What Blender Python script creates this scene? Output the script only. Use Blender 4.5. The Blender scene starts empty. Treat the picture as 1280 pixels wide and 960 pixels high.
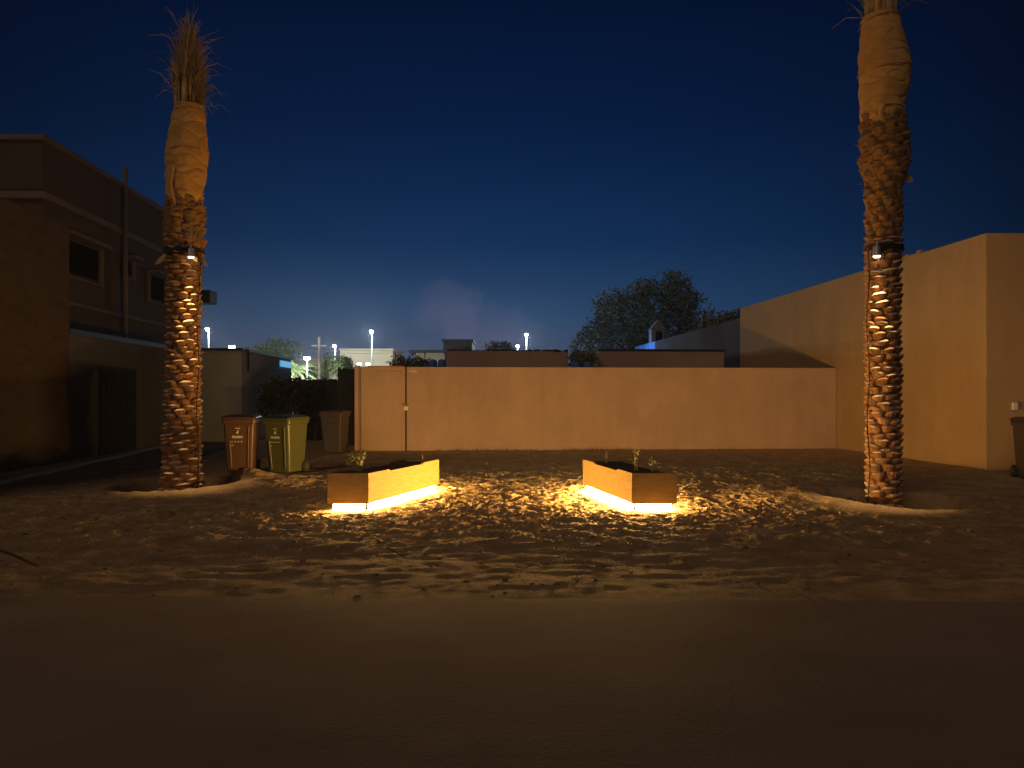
import bpy, bmesh, math, random
import numpy as np
from mathutils import Vector, Matrix, noise

random.seed(7)
rng = np.random.default_rng(11)
R = math.radians
scene = bpy.context.scene
COL = scene.collection
CAMZ = 1.5

def at(px, py, Y):
    """a pixel of the 1280x960 photograph at depth Y -> point of the place"""
    return Vector(((px - 640) / 960 * Y, Y, CAMZ - (py - 492) / 960 * Y))

# ------------------------------------------------------------------ helpers
class MB:
    def __init__(self):
        self.v, self.f, self.m = [], [], []
    def add(self, vs, fs, mi=0):
        o = len(self.v)
        self.v += [tuple(p) for p in vs]
        self.f += [tuple(i + o for i in f) for f in fs]
        self.m += [mi] * len(fs)
    def box(self, c, d, rz=0, mi=0, taper=1.0):
        """box with centre of its BASE at c, size d, top scaled by taper"""
        ca, sa = math.cos(rz), math.sin(rz)
        vs = []
        for z, t in ((0, 1), (d[2], taper)):
            for sx, sy in ((-1, -1), (1, -1), (1, 1), (-1, 1)):
                x, y = sx * d[0] / 2 * t, sy * d[1] / 2 * t
                vs.append((c[0] + x * ca - y * sa, c[1] + x * sa + y * ca, c[2] + z))
        self.add(vs, [(3, 2, 1, 0), (4, 5, 6, 7), (0, 1, 5, 4), (1, 2, 6, 5), (2, 3, 7, 6), (3, 0, 4, 7)], mi)
    def prism(self, poly, z0, z1, mi=0):
        n = len(poly)
        vs = [(p[0], p[1], z0) for p in poly] + [(p[0], p[1], z1) for p in poly]
        self.add(vs, [tuple(range(n))[::-1], tuple(range(n, 2 * n))] + [(i, (i + 1) % n, n + (i + 1) % n, n + i) for i in range(n)], mi)
    def bar(self, a, b, t, z0, z1, mi=0):
        """upright slab from a to b (xy), thickness t to the left side of a->b"""
        d = Vector((b[0] - a[0], b[1] - a[1])).normalized()
        n = Vector((-d.y, d.x)) * t
        self.prism([a, b, (b[0] + n.x, b[1] + n.y), (a[0] + n.x, a[1] + n.y)], z0, z1, mi)
    def tube(self, pts, rad, sides=8, mi=0, cap=True):
        pts = [Vector(p) for p in pts]
        if not hasattr(rad, '__len__'): rad = [rad] * len(pts)
        o = len(self.v); ref = Vector((0.31, 0.17, 0.93)).normalized()
        for i, p in enumerate(pts):
            t = (pts[min(i + 1, len(pts) - 1)] - pts[max(i - 1, 0)]).normalized()
            r_ = ref if abs(t.dot(ref)) < .95 else Vector((1, 0, 0))
            u = t.cross(r_).normalized(); w = t.cross(u)
            for k in range(sides):
                a = 2 * math.pi * k / sides
                self.v.append(tuple(p + (u * math.cos(a) + w * math.sin(a)) * rad[i]))
        for i in range(len(pts) - 1):
            for k in range(sides):
                a = o + i * sides + k; b = o + i * sides + (k + 1) % sides
                self.f.append((a, b, b + sides, a + sides)); self.m.append(mi)
        if cap:
            self.f.append(tuple(o + k for k in range(sides))[::-1]); self.m.append(mi)
            e = o + (len(pts) - 1) * sides
            self.f.append(tuple(e + k for k in range(sides))); self.m.append(mi)
    def lathe(self, prof, c=(0, 0, 0), sides=24, mi=0, cen=None, wob=0.0, seed=0):
        o = len(self.v)
        for i, (r, z) in enumerate(prof):
            cx, cy = cen(z) if cen else (0, 0)
            for k in range(sides):
                a = 2 * math.pi * k / sides
                rr = r
                if wob:
                    q1 = noise.noise((math.cos(a) * .9 + seed * 3, math.sin(a) * .9, z * 5.5 + .25 * math.sin(a + seed)))
                    rr -= wob * 1.5 * max(0, 1 - abs(q1) * 9)
                    rr += wob * noise.noise((math.cos(a) * 1.6 + seed, math.sin(a) * 1.6, z * 2.6)) + wob * .55 * noise.noise((math.cos(a) * 2 + seed, math.sin(a) * 2, z * 11))
                self.v.append((c[0] + cx + rr * math.cos(a), c[1] + cy + rr * math.sin(a), c[2] + z))
        n = len(prof)
        for i in range(n - 1):
            for k in range(sides):
                a = o + i * sides + k; b = o + i * sides + (k + 1) % sides
                self.f.append((a, b, b + sides, a + sides)); self.m.append(mi)
        self.f.append(tuple(o + k for k in range(sides))[::-1]); self.m.append(mi)
        e = o + (n - 1) * sides
        self.f.append(tuple(e + k for k in range(sides))); self.m.append(mi)
    def sphere(self, c, r, mi=0, n=8):
        prof = [(max(.001, r * math.sin(math.pi * i / n)), -r * math.cos(math.pi * i / n)) for i in range(n + 1)]
        self.lathe(prof, c, 10, mi)
    def build(self, name, mats, parent=None, smooth=False, bevel=0, loc=None):
        me = bpy.data.meshes.new(name)
        me.from_pydata(self.v, [], self.f)
        if not isinstance(mats, (list, tuple)): mats = [mats]
        for m in mats: me.materials.append(m)
        me.polygons.foreach_set('material_index', self.m)
        if smooth: me.polygons.foreach_set('use_smooth', [True] * len(me.polygons))
        me.update()
        o = bpy.data.objects.new(name, me); COL.objects.link(o)
        if parent: o.parent = parent
        if loc: o.location = loc
        if bevel:
            b = o.modifiers.new('Bevel', 'BEVEL'); b.width = bevel; b.segments = 2; b.limit_method = 'ANGLE'
        return o

def tag(o, label, cat, group=None):
    o['label'] = label; o['category'] = cat
    if group: o['group'] = group
    return o

def thing(name, label, cat, loc=(0, 0, 0), rz=0, group=None):
    o = bpy.data.objects.new(name, None); COL.objects.link(o)
    o.location = loc; o.rotation_euler = (0, 0, rz); o.empty_display_size = .2
    return tag(o, label, cat, group)

def structure(o, kind='structure'):
    o['kind'] = kind; return o

def dup(root, loc, rz, label, group=None):
    r = root.copy(); COL.objects.link(r); r.location = loc; r.rotation_euler = (0, 0, rz); r['label'] = label
    if group: r['group'] = group
    for ch in root.children:
        c = ch.copy(); COL.objects.link(c); c.parent = r
        for g in ch.children:
            d = g.copy(); COL.objects.link(d); d.parent = c
    return r

# ------------------------------------------------------------------ materials
def mat(name, col, rough=.8, var=.25, scale=6.0, bump=0.0, bscale=40.0, emit=None, es=0.0, metal=0.0, col2=None, detail=6, stretch=None, spec=.3, streak=0.0):
    m = bpy.data.materials.new(name); m.use_nodes = True
    nt = m.node_tree; N = nt.nodes; L = nt.links
    b = N['Principled BSDF']
    b.inputs['Roughness'].default_value = rough; b.inputs['Metallic'].default_value = metal
    b.inputs['Specular IOR Level'].default_value = spec
    tc = N.new('ShaderNodeTexCoord'); src = tc.outputs['Object']
    if stretch:
        mp = N.new('ShaderNodeMapping'); mp.inputs['Scale'].default_value = stretch
        L.new(src, mp.inputs['Vector']); src = mp.outputs[0]
    nz = N.new('ShaderNodeTexNoise'); nz.inputs['Scale'].default_value = scale; nz.inputs['Detail'].default_value = detail
    nz.inputs['Roughness'].default_value = .65
    L.new(src, nz.inputs['Vector'])
    rp = N.new('ShaderNodeValToRGB')
    c1 = [c * (1 - var) for c in col]; c2 = col2 if col2 else [min(1, c * (1 + var)) for c in col]
    rp.color_ramp.elements[0].position = .3; rp.color_ramp.elements[1].position = .7
    rp.color_ramp.elements[0].color = (*c1, 1); rp.color_ramp.elements[1].color = (*c2, 1)
    L.new(nz.outputs['Fac'], rp.inputs[0]); L.new(rp.outputs[0], b.inputs['Base Color'])
    if streak:
        m2 = N.new('ShaderNodeMapping'); m2.inputs['Scale'].default_value = (1.5, 1.5, .30); L.new(tc.outputs['Object'], m2.inputs['Vector'])
        n3 = N.new('ShaderNodeTexNoise'); n3.inputs['Scale'].default_value = 1.3; n3.inputs['Detail'].default_value = 7; n3.inputs['Roughness'].default_value = .7; L.new(m2.outputs[0], n3.inputs['Vector'])
        r3 = N.new('ShaderNodeValToRGB'); r3.color_ramp.elements[0].position = .35; r3.color_ramp.elements[1].position = .62
        r3.color_ramp.elements[0].color = (1 - streak, 1 - streak, 1 - streak, 1); r3.color_ramp.elements[1].color = (1, 1, 1, 1); L.new(n3.outputs['Fac'], r3.inputs[0])
        x3 = N.new('ShaderNodeMix'); x3.data_type = 'RGBA'; x3.blend_type = 'MULTIPLY'; x3.inputs['Factor'].default_value = 1
        L.new(rp.outputs[0], x3.inputs['A']); L.new(r3.outputs[0], x3.inputs['B']); L.new(x3.outputs['Result'], b.inputs['Base Color'])
    if bump:
        n2 = N.new('ShaderNodeTexNoise'); n2.inputs['Scale'].default_value = bscale; n2.inputs['Detail'].default_value = 5
        L.new(src, n2.inputs['Vector'])
        bp = N.new('ShaderNodeBump'); bp.inputs['Strength'].default_value = bump; bp.inputs['Distance'].default_value = .02
        L.new(n2.outputs['Fac'], bp.inputs['Height']); L.new(bp.outputs[0], b.inputs['Normal'])
    if emit:
        b.inputs['Emission Color'].default_value = (*emit, 1); b.inputs['Emission Strength'].default_value = es
    return m

M = {}
M['sand'] = mat('sand', (.42, .285, .13), .95, .28, 2.2, .9, 42, spec=.1, col2=(.58, .405, .20))
M['road'] = mat('dusty_road', (.27, .205, .14), .95, .24, .7, .35, 60, spec=.05, stretch=(.7, 1, 1), detail=10)
M['plaster'] = mat('tan_plaster', (.50, .335, .215), .9, .10, .8, .2, 26, spec=.15, streak=.10)
M['plaster_r'] = mat('ochre_plaster', (.47, .305, .15), .9, .10, .5, .2, 26, spec=.15, streak=.10)
M['plaster_dirty'] = mat('weathered_plaster', (.36, .25, .18), .9, .2, .8, .15, 20, spec=.15)
M['house'] = mat('brown_render', (.075, .054, .046), .9, .14, .5, .15, 25, spec=.15)
M['house_trim'] = mat('pale_trim', (.135, .105, .092), .85, .12, 2, 0, spec=.2)
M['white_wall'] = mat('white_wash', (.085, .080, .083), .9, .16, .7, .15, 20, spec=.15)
M['shed'] = mat('shed_white', (.19, .20, .215), .9, .12, .8, .1, 20, spec=.15)
M['dark_metal'] = mat('dark_metal', (.02, .022, .025), .55, .2, 4, 0, metal=.3)
M['glass'] = mat('dark_glass', (.006, .006, .007), .9, .1, 3, 0, spec=0)
M['bark'] = mat('palm_bark', (.22, .10, .04), .9, .45, 9, .5, 60, spec=.15, col2=(.40, .21, .09))
M['cut'] = mat('cut_leaf_base', (.50, .37, .24), .8, .25, 14, .2, 60, spec=.25)
M['fibre'] = mat('palm_fibre', (.29, .155, .06), .95, .45, 11, .8, 80, col2=(.48, .28, .11), stretch=(1, 1, 3), spec=.1)
M['burlap'] = mat('burlap_wrap', (.60, .335, .10), .92, .18, 2.5, .35, 14, stretch=(1, 1, 2.2), spec=.1)
M['frond'] = mat('dry_frond', (.58, .36, .11), .8, .35, 8, 0, col2=(.75, .52, .20), spec=.2)
M['frond_dark'] = mat('grey_frond', (.22, .21, .15), .8, .3, 8, 0, spec=.2)
M['strap'] = mat('black_strap', (.012, .011, .01), .7, .2, 8)
M['steel'] = mat('steel', (.42, .42, .42), .4, .12, 8, 0, metal=.7)
M['wood'] = mat('planter_wood', (.46, .29, .075), .6, .14, 3.0, .12, 30, stretch=(2, 2, 18), spec=.25, col2=(.57, .385, .115))
M['wood_edge'] = mat('raw_wood_edge', (.45, .20, .10), .75, .15, 8, 0, spec=.2)
M['soil'] = mat('dark_soil', (.045, .032, .022), .95, .35, 12, .7, 40, spec=.1)
M['plinth'] = mat('pale_plinth', (.55, .48, .38), .8, .1, 6, 0, spec=.2)
LED = (1.0, .56, .165)
def led(name, s): return mat(name, (.8, .7, .5), .5, .02, 3, 0, emit=LED, es=s)
M['bin_brown'] = mat('brown_bin_plastic', (.085, .040, .022), .38, .10, 5, .06, 30, spec=.5)
M['bin_green'] = mat('green_bin_plastic', (.070, .072, .024), .34, .10, 5, .06, 30, spec=.5)
M['bin_grey'] = mat('grey_bin_plastic', (.052, .043, .037), .45, .10, 5, .06, 30, spec=.4)
M['bin_black'] = mat('black_bin_plastic', (.02, .02, .022), .4, .10, 5, 0, spec=.4)
M['rubber'] = mat('rubber', (.02, .018, .016), .8, .2, 10)
M['decal'] = mat('white_print', (.62, .58, .48), .6, .1, 30)
M['white'] = mat('white_plastic', (.75, .74, .70), .4, .03, 6)
M['pole'] = mat('galvanised_pole', (.13, .135, .14), .5, .05, 4)
M['lamp'] = mat('lamp_glow', (.9, .9, .9), .4, .01, 2, 0, emit=(.86, .97, 1.0), es=22)
M['lamp_small'] = mat('small_lamp_glow', (.9, .9, .9), .4, .01, 2, 0, emit=(.9, .98, 1.0), es=10)
M['spot_lens'] = mat('spot_lens', (.9, .9, .8), .3, .01, 2, 0, emit=(1, .86, .6), es=9)
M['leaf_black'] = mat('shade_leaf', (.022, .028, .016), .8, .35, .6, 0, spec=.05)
M['leaf'] = mat('dark_leaf', (.11, .15, .105), .7, .35, .6, 0, col2=(.18, .23, .16), spec=.2)
M['leaf_green'] = mat('mid_leaf', (.06, .10, .03), .7, .35, .8, 0, col2=(.12, .17, .05), spec=.2)
M['leaf_bright'] = mat('bright_leaf', (.12, .17, .05), .7, .3, .8, 0, col2=(.20, .25, .09), spec=.2)
M['leaf_pale'] = mat('pale_leaf', (.42, .40, .17), .8, .3, 5, 0, spec=.2)
M['trunk'] = mat('grey_trunk', (.10, .075, .055), .9, .3, 6, .4, 30)
M['beige'] = mat('beige_wall', (.34, .29, .20), .9, .1, .3, .05, 10)
M['red_block'] = mat('red_brown_wall', (.42, .26, .19), .9, .14, .5, .1, 20)
M['blue'] = mat('painted_blue_light', (.05, .22, .55), .6, .15, 3)  # blue light on the far pale wall, mixed into its colour
M['blue_plastic'] = mat('blue_plastic', (.04, .13, .40), .5, .15, 3)
M['blue_lit_board'] = mat('blue_board_glow', (.1, .4, .6), .5, .02, 3, 0, emit=(.12, .48, .85), es=.7)  # light on the shed's blue board, put in as emission
M['stone'] = mat('stone', (.16, .12, .085), .9, .35, 8, .3, 40)
M['stick'] = mat('dry_stick', (.06, .04, .025), .9, .3, 10)
M['ply'] = mat('plywood', (.33, .15, .055), .8, .15, 6, .1, 30)
M['roof'] = mat('dark_roof', (.04, .04, .045), .8, .2, 3)

# ------------------------------------------------------------------ ground
PALM_L = (-5.22, 12.2)
PALM_R = (5.03, 10.4)
PIT_L = (-5.5, 12.62, .95)
PIT_R = (5.42, 10.88, .95)

def steps(segs):
    out = []
    for a, b, s in segs:
        n = max(1, int(round((b - a) / s)))
        out += list(np.linspace(a, b, n, endpoint=False))
    out.append(segs[-1][1])
    return np.array(out)
gx = steps([(-420, -60, 30), (-60, -20, 4), (-20, -9.5, .35), (-9.5, -7, .06), (-7, -4.6, .026), (-4.6, 4.6, .019), (4.6, 7, .026), (7, 9.6, .06), (9.6, 20, .35), (20, 60, 4), (60, 420, 30)])
gy = steps([(-30, 0, 5), (0, 5, .25), (5, 8, .05), (8, 9, .026), (9, 12.6, .02), (12.6, 15, .03), (15, 17, .05), (17, 21, .10), (21, 40, .8), (40, 100, 6), (100, 700, 50)])

def vnoise(x, y, lx, ly, seed):
    r = np.random.default_rng(seed)
    n = 257
    lat = r.uniform(-1, 1, (n, n))
    u = x / lx + 1000.3; w = y / ly + 1000.7
    iu = np.floor(u).astype(int); iw = np.floor(w).astype(int)
    fu = u - iu; fw = w - iw
    fu = fu * fu * (3 - 2 * fu); fw = fw * fw * (3 - 2 * fw)
    i0, i1 = iu % n, (iu + 1) % n; j0, j1 = iw % n, (iw + 1) % n
    A = lat[np.ix_(j0, i0)]; B = lat[np.ix_(j0, i1)]; C_ = lat[np.ix_(j1, i0)]; D = lat[np.ix_(j1, i1)]
    fu = fu[None, :]; fw = fw[:, None]
    return (A * (1 - fu) + B * fu) * (1 - fw) + (C_ * (1 - fu) + D * fu) * fw

X, Y = gx[None, :], gy[:, None]
def sstep(a, b, t):
    t = np.clip((t - a) / (b - a), 0, 1); return t * t * (3 - 2 * t)
rough_zone = sstep(6.9, 8.5, Y) * (1 - sstep(19.0, 20.2, Y)) * sstep(-9.4, -7.5, X) * (1 - sstep(8.6, 9.3, X)) + 0 * X
H = .006 * vnoise(gx, gy, 1.7, 1.3, 1) * rough_zone
tr = rough_zone * (.7 + .3 * sstep(-.4, .3, vnoise(gx, gy, 1.1, .8, 9)))
H = H + tr * (.004 * vnoise(gx, gy, .41, .33, 2) + .012 * vnoise(gx, gy, .17, .19, 3) + .017 * (.5 - np.abs(vnoise(gx, gy, .095, .12, 4))) + .012 * (.5 - np.abs(vnoise(gx, gy, .055, .065, 5))) + .004 * vnoise(gx, gy, .04, .045, 15))
mid = sstep(5.4, 6.4, Y) * (1 - sstep(8.2, 9.2, Y)) + 0 * X
H = H + mid * (.003 * vnoise(gx, gy, .8, .35, 12) + .006 * vnoise(gx, gy, .22, .12, 6) + .0035 * vnoise(gx, gy, .11, .07, 7))
# berm of the verge before the road
H = H - .012 * np.exp(-((Y - 7.0 - .25 * vnoise(gx, gy, 3, 3, 8)) / .7) ** 2)
# footprints
def stamp(cx, cy, a, b, ang, depth, rim):
    rad = a * 2.2
    i0, i1 = np.searchsorted(gx, (cx - rad, cx + rad)); j0, j1 = np.searchsorted(gy, (cy - rad, cy + rad))
    if i1 <= i0 or j1 <= j0: return
    xx = gx[None, i0:i1] - cx; yy = gy[j0:j1, None] - cy
    ca, sa = math.cos(ang), math.sin(ang)
    u = (xx * ca + yy * sa) / a; w = (-xx * sa + yy * ca) / b
    q = u * u + w * w
    H[j0:j1, i0:i1] += -depth * np.exp(-q * 1.3) + rim * np.exp(-((np.sqrt(q) - 1.35) / .35) ** 2)
for _ in range(2300):
    cx = rng.uniform(-7.2, 8.4); cy = rng.uniform(8.9, 15.5) if rng.random() < .85 else rng.uniform(15.5, 19.4)
    stamp(cx, cy, rng.uniform(.07, .13), rng.uniform(.04, .06), rng.uniform(0, math.pi), rng.uniform(.008, .022), rng.uniform(.003, .010))
# planting pits with dug-out sand round them
for (cx, cy, r), s in ((PIT_L, 21), (PIT_R, 22)):
    ang = np.arctan2(Y - cy, X - cx)
    d = np.hypot(X - cx, Y - cy) + .10 * vnoise(gx, gy, .9, .9, s) + .04 * vnoise(gx, gy, .25, .25, s + 3)
    inner = 1 if cx < 0 else -1          # the heap lies on the path side
    lob = .5 + .5 * np.cos(ang - (0 if inner > 0 else math.pi))
    smooth_ = np.exp(-((d - r - .55) / .75) ** 2)
    H = H * (1 - .45 * smooth_ * lob)
    lob = lob ** 2
    H = H + (.006 + .075 * lob) * np.exp(-((d - r - .30) / .24) ** 2) + .07 * lob * np.exp(-((d - r - .75) / .45) ** 2)
    pit = 1 - sstep(r - .20, r + .10, d)
    H = H * (1 - pit) - .8 * pit
# heap before the brown bin
H = H + .17 * np.exp(-((X + 4.72) / .42) ** 2 - ((Y - 13.2) / .38) ** 2) * (1 + .25 * vnoise(gx, gy, .12, .12, 31))
# level under the planters
def under(quad):
    global H
    d = np.full(H.shape, -9.0)
    for i in range(4):
        (ax, ay), (bx, by) = quad[i], quad[(i + 1) % 4]
        L_ = math.hypot(bx - ax, by - ay); nx_, ny_ = (by - ay) / L_, -(bx - ax) / L_
        d = np.maximum(d, (X - ax) * nx_ + (Y - ay) * ny_)
    k = 1 - sstep(.06, .30, d + .06 * vnoise(gx, gy, .2, .2, 55))
    H = H * (1 - k) + .020 * k
QL = [(-2.34, 9.73), (-1.82, 9.73), (-1.12, 11.8), (-1.64, 11.8)]
QR = [(1.52, 9.73), (2.09, 9.73), (1.66, 11.8), (1.09, 11.8)]
under(QL); under(QR)

nxv, nyv = len(gx), len(gy)
co = np.empty((nyv, nxv, 3)); co[..., 0] = X; co[..., 1] = Y; co[..., 2] = H
me = bpy.data.meshes.new('ground')
idx = np.arange(nyv * nxv).reshape(nyv, nxv)
quads = np.stack([idx[:-1, :-1], idx[:-1, 1:], idx[1:, 1:], idx[1:, :-1]], -1).reshape(-1, 4)
me.vertices.add(nyv * nxv); me.vertices.foreach_set('co', co.ravel())
me.loops.add(quads.size); me.loops.foreach_set('vertex_index', quads.ravel().astype(np.int32))
me.polygons.add(len(quads)); me.polygons.foreach_set('loop_start', np.arange(0, quads.size, 4, dtype=np.int32))
me.polygons.foreach_set('use_smooth', np.ones(len(quads), bool))
me.materials.append(M['sand']); me.update(calc_edges=True); me.validate()
ground = bpy.data.objects.new('ground', me); COL.objects.link(ground); structure(ground)

def gz(x, y):
    i = min(max(np.searchsorted(gx, x), 1), nxv - 1); j = min(max(np.searchsorted(gy, y), 1), nyv - 1)
    return float(H[j, i])

# road: dusty strip with a ragged edge of blown sand
b = MB(); n = 700
xs = np.linspace(-60, 60, n)
edge = [5.60 - .012 * x * 1.0 + .10 * noise.noise((x * .5, 3, 1)) + .05 * noise.noise((x * 1.3, 7, 1)) + .03 * noise.noise((x * 3.1, 1, 2)) for x in xs]
b.add([(x, -25, .006) for x in xs] + [(x, 3.6, .012) for x in xs] + [(x, e - .15, .012) for x, e in zip(xs, edge)] + [(x, e, .004) for x, e in zip(xs, edge)],
      [(k * n + i, k * n + i + 1, (k + 1) * n + i + 1, (k + 1) * n + i) for k in range(3) for i in range(n - 1)])
structure(b.build('road', M['road'], smooth=True))

# gravel on the verge
b = MB()
for i in range(420):
    x = random.uniform(-7.5, 7.5); y = random.uniform(5.6, 9.0) if i < 260 else random.uniform(9, 19)
    if -2.6 < x < 2.4 and 9.4 < y < 12.2: continue
    s = random.choice((.012, .016, .02, .03)) * random.uniform(.7, 1.2)
    z = gz(x, y)
    o = len(b.v)
    prof = [(.3, -.3), (.95, 0), (.7, .45), (.2, .62)]
    a0 = random.uniform(0, 6)
    for r_, zz in prof:
        for k in range(6):
            a = a0 + k * math.pi / 3
            q = s * r_ * random.uniform(.75, 1.2)
            b.v.append((x + q * math.cos(a) * 1.3, y + q * math.sin(a), z + s * zz))
    for j in range(3):
        for k in range(6):
            b.f.append((o + j * 6 + k, o + j * 6 + (k + 1) % 6, o + (j + 1) * 6 + (k + 1) % 6, o + (j + 1) * 6 + k)); b.m.append(0)
    b.f.append(tuple(o + 18 + k for k in range(6))); b.m.append(0)
structure(b.build('gravel', M['stone']), 'stuff')

# ------------------------------------------------------------------ walls and houses
def zline(a, b, t): return (a[0] + (b[0] - a[0]) * t, a[1] + (b[1] - a[1]) * t)
FW_A, FW_B = (-4.1, 20.0), (8.86, 20.97)
t = thing('boundary_wall', 'low tan plastered boundary wall straight ahead behind the planters', 'wall', (FW_A[0], FW_A[1], 0), math.atan2(FW_B[1] - FW_A[1], FW_B[0] - FW_A[0]))
Lw = math.dist(FW_A, FW_B)
b = MB(); b.prism([(.16, 0), (Lw, 0), (Lw, .2), (.16, .2)], -.15, 2.2)
b.build('wall_body', M['plaster'], t, bevel=.012)
b = MB(); b.prism([(0, -.012), (.10, -.012), (.10, .2), (0, .2)], -.15, 2.24)
b.build('end_pier', M['plaster'], t, bevel=.01)
b = MB(); b.prism([(.10, .06), (.16, .06), (.16, .2), (.10, .2)], -.15, 2.2)
b.build('corner_joint', M['plaster_dirty'], t)
b = MB(); b.prism([(.35, .015), (1.28, .015), (1.28, .185), (.35, .185)], 2.2, 2.225)
b.build('coping_strip', M['ply'], t)
rs_ = random.Random(8)
for (x0, x1, zc, hh) in ((.55, 1.22, 2.075, .035), (1.40, 1.62, 2.08, .05)):
    top = [(x0 + (x1 - x0) * i / 9, zc + hh * (.4 + .6 * rs_.random())) for i in range(10)]
    bot = [(x0 + (x1 - x0) * i / 9, zc - hh * rs_.random() * (1 - abs(i - 6) / 9)) for i in range(10)][::-1]
    b = MB(); pl = top + bot; m_ = len(pl)
    b.add([(x, -.003, z) for x, z in pl] + [(x, .02, z) for x, z in pl], [tuple(range(m_))[::-1]] + [(i, (i + 1) % m_, m_ + (i + 1) % m_, m_ + i) for i in range(m_)])
    b.build('plaster_patch', M['plaster_dirty'] if x0 < 1 else M['plinth'], t)
b = MB(); b.tube([(1.33, -.02, -.05), (1.33, -.02, 2.21)], .018, 8)
c = b.build('conduit', M['strap'], t)
b = MB(); b.box((1.33, -.03, 1.06), (.12, .06, .11)); b.build('junction_box', M['white'], c, bevel=.008)
b = MB(); b.box((1.31, -.025, 1.19), (.16, .03, .06)); b.build('bracket', M['ply'], c)

# right-hand house
RD = -.064
def rx(y): return 9.25 + RD * (y - 15)
t = thing('ochre_house', 'tall ochre plastered house with flat blank walls on the right behind a palm', 'house', (0, 0, 0))
b = MB(); b.prism([(rx(15), 15), (20, 15), (20, 28.3), (rx(28.3), 28.3)], -.2, 4.64)
b.build('wall', M['plaster_r'], t, bevel=.02)
b = MB()
for yy in (17.3, 17.75, 18.0, 18.6):
    pass
b.prism([(rx(17.2) + .02, 17.2), (rx(17.2) + .16, 17.2), (rx(18.7) + .16, 18.7), (rx(18.7) + .02, 18.7)], 4.64, 4.665)
for yy in (17.3, 17.75, 18.0, 18.6):
    b.box((rx(yy) + .09, yy, 4.65), (.10, .10, .05 + .03 * random.random()), random.random())
b.build('roof_mortar', M['plaster_r'], t)
b = MB(); b.box((9.80, 14.965, 1.18), (.10, .06, .15)); b.build('socket_box', M['white'], t, bevel=.01)

# house beyond, its wall running on into the distance
def rx2(y): return 8.46 - .0625 * (y - 28.5)
t = thing('far_grey_house', 'pale grey house wall with a small gabled turret behind the ochre house', 'house')
b = MB(); b.prism([(rx2(28.5), 28.5), (16, 28.5), (16, 41.2), (rx2(41.2), 41.2)], -.2, 4.3); b.build('wall', M['white_wall'], t)
b = MB(); b.prism([(rx2(41.2), 41.2), (16, 41.2), (16, 46), (rx2(46), 46)], -.2, 4.3); b.build('blue_lit_wall', M['blue'], t)  # far end of the pale wall, with the blue light painted in
b = MB(); c0 = (rx2(42.2) + .35, 42.2)
b.box((c0[0], c0[1], 4.3), (.72, .8, .70))
b.add([(c0[0] - .42, c0[1] - .45, 5.0), (c0[0] + .42, c0[1] - .45, 5.0), (c0[0] + .42, c0[1] + .45, 5.0), (c0[0] - .42, c0[1] + .45, 5.0), (c0[0], c0[1] - .45, 5.5), (c0[0], c0[1] + .45, 5.5)],
      [(0, 1, 4), (1, 2, 5, 4), (2, 3, 5), (3, 0, 4, 5), (0, 3, 2, 1)])
c = b.build('turret', M['shed'], t)
b = MB(); b.box((c0[0] + .04, c0[1] - .41, 4.38), (.36, .03, .52)); b.build('opening', M['glass'], c)

# red-brown blocks behind the boundary wall
b = MB(); b.prism([(-2.3, 27), (2.0, 27.2), (2.0, 33), (-2.3, 33)], -.2, 3.0)
t = thing('flat_roofed_block', 'long red-brown flat roofed block behind the middle of the boundary wall', 'building')
b.build('wall', M['red_block'], t, bevel=.03)
b = MB()
for k in range(46):
    x = -2.25 + k * .092 + random.uniform(-.03, .03); b.box((x, 27.25 + random.uniform(-.08, .1), 3.0), (.13, .12, random.uniform(.02, .07)), random.random())
b.build('roof_rubble', M['roof'], t)
b = MB(); b.prism([(3.05, 27), (7.55, 27.3), (7.55, 33), (3.05, 33)], -.2, 3.02)
t = thing('flat_roofed_block', 'red-brown flat roofed block under the big dark tree', 'building')
b.build('wall', M['red_block'], t, bevel=.03)
b = MB(); b.prism([(3.0, 26.95), (7.6, 27.25), (7.6, 27.45), (3.0, 27.2)], 3.02, 3.07); b.build('roof_edge', M['roof'], t)

# annex on the far left
t = thing('stone_annex', 'plain brown stone clad annex block filling the far left edge', 'building')
def lx(y): return -9.8 - .0625 * (y - 17)
b = MB(); b.prism([(-17, 8), (lx(8), 8), (lx(17), 17), (-17, 17)], -.2, 5.2)
rs_ = random.Random(4)
for k in range(60):
    yy = rs_.uniform(10, 16.7); zz = rs_.uniform(2.6, 5.0)
    b.box((lx(yy) - .0, yy, zz), (.02, rs_.uniform(.2, .45), rs_.uniform(.03, .08)), R(3.6))
b.build('wall', mat('stone_cladding', (.070, .047, .031), .9, .22, 2.2, .5, 9, stretch=(1, 1, 2.5), spec=.15), t)

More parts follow.
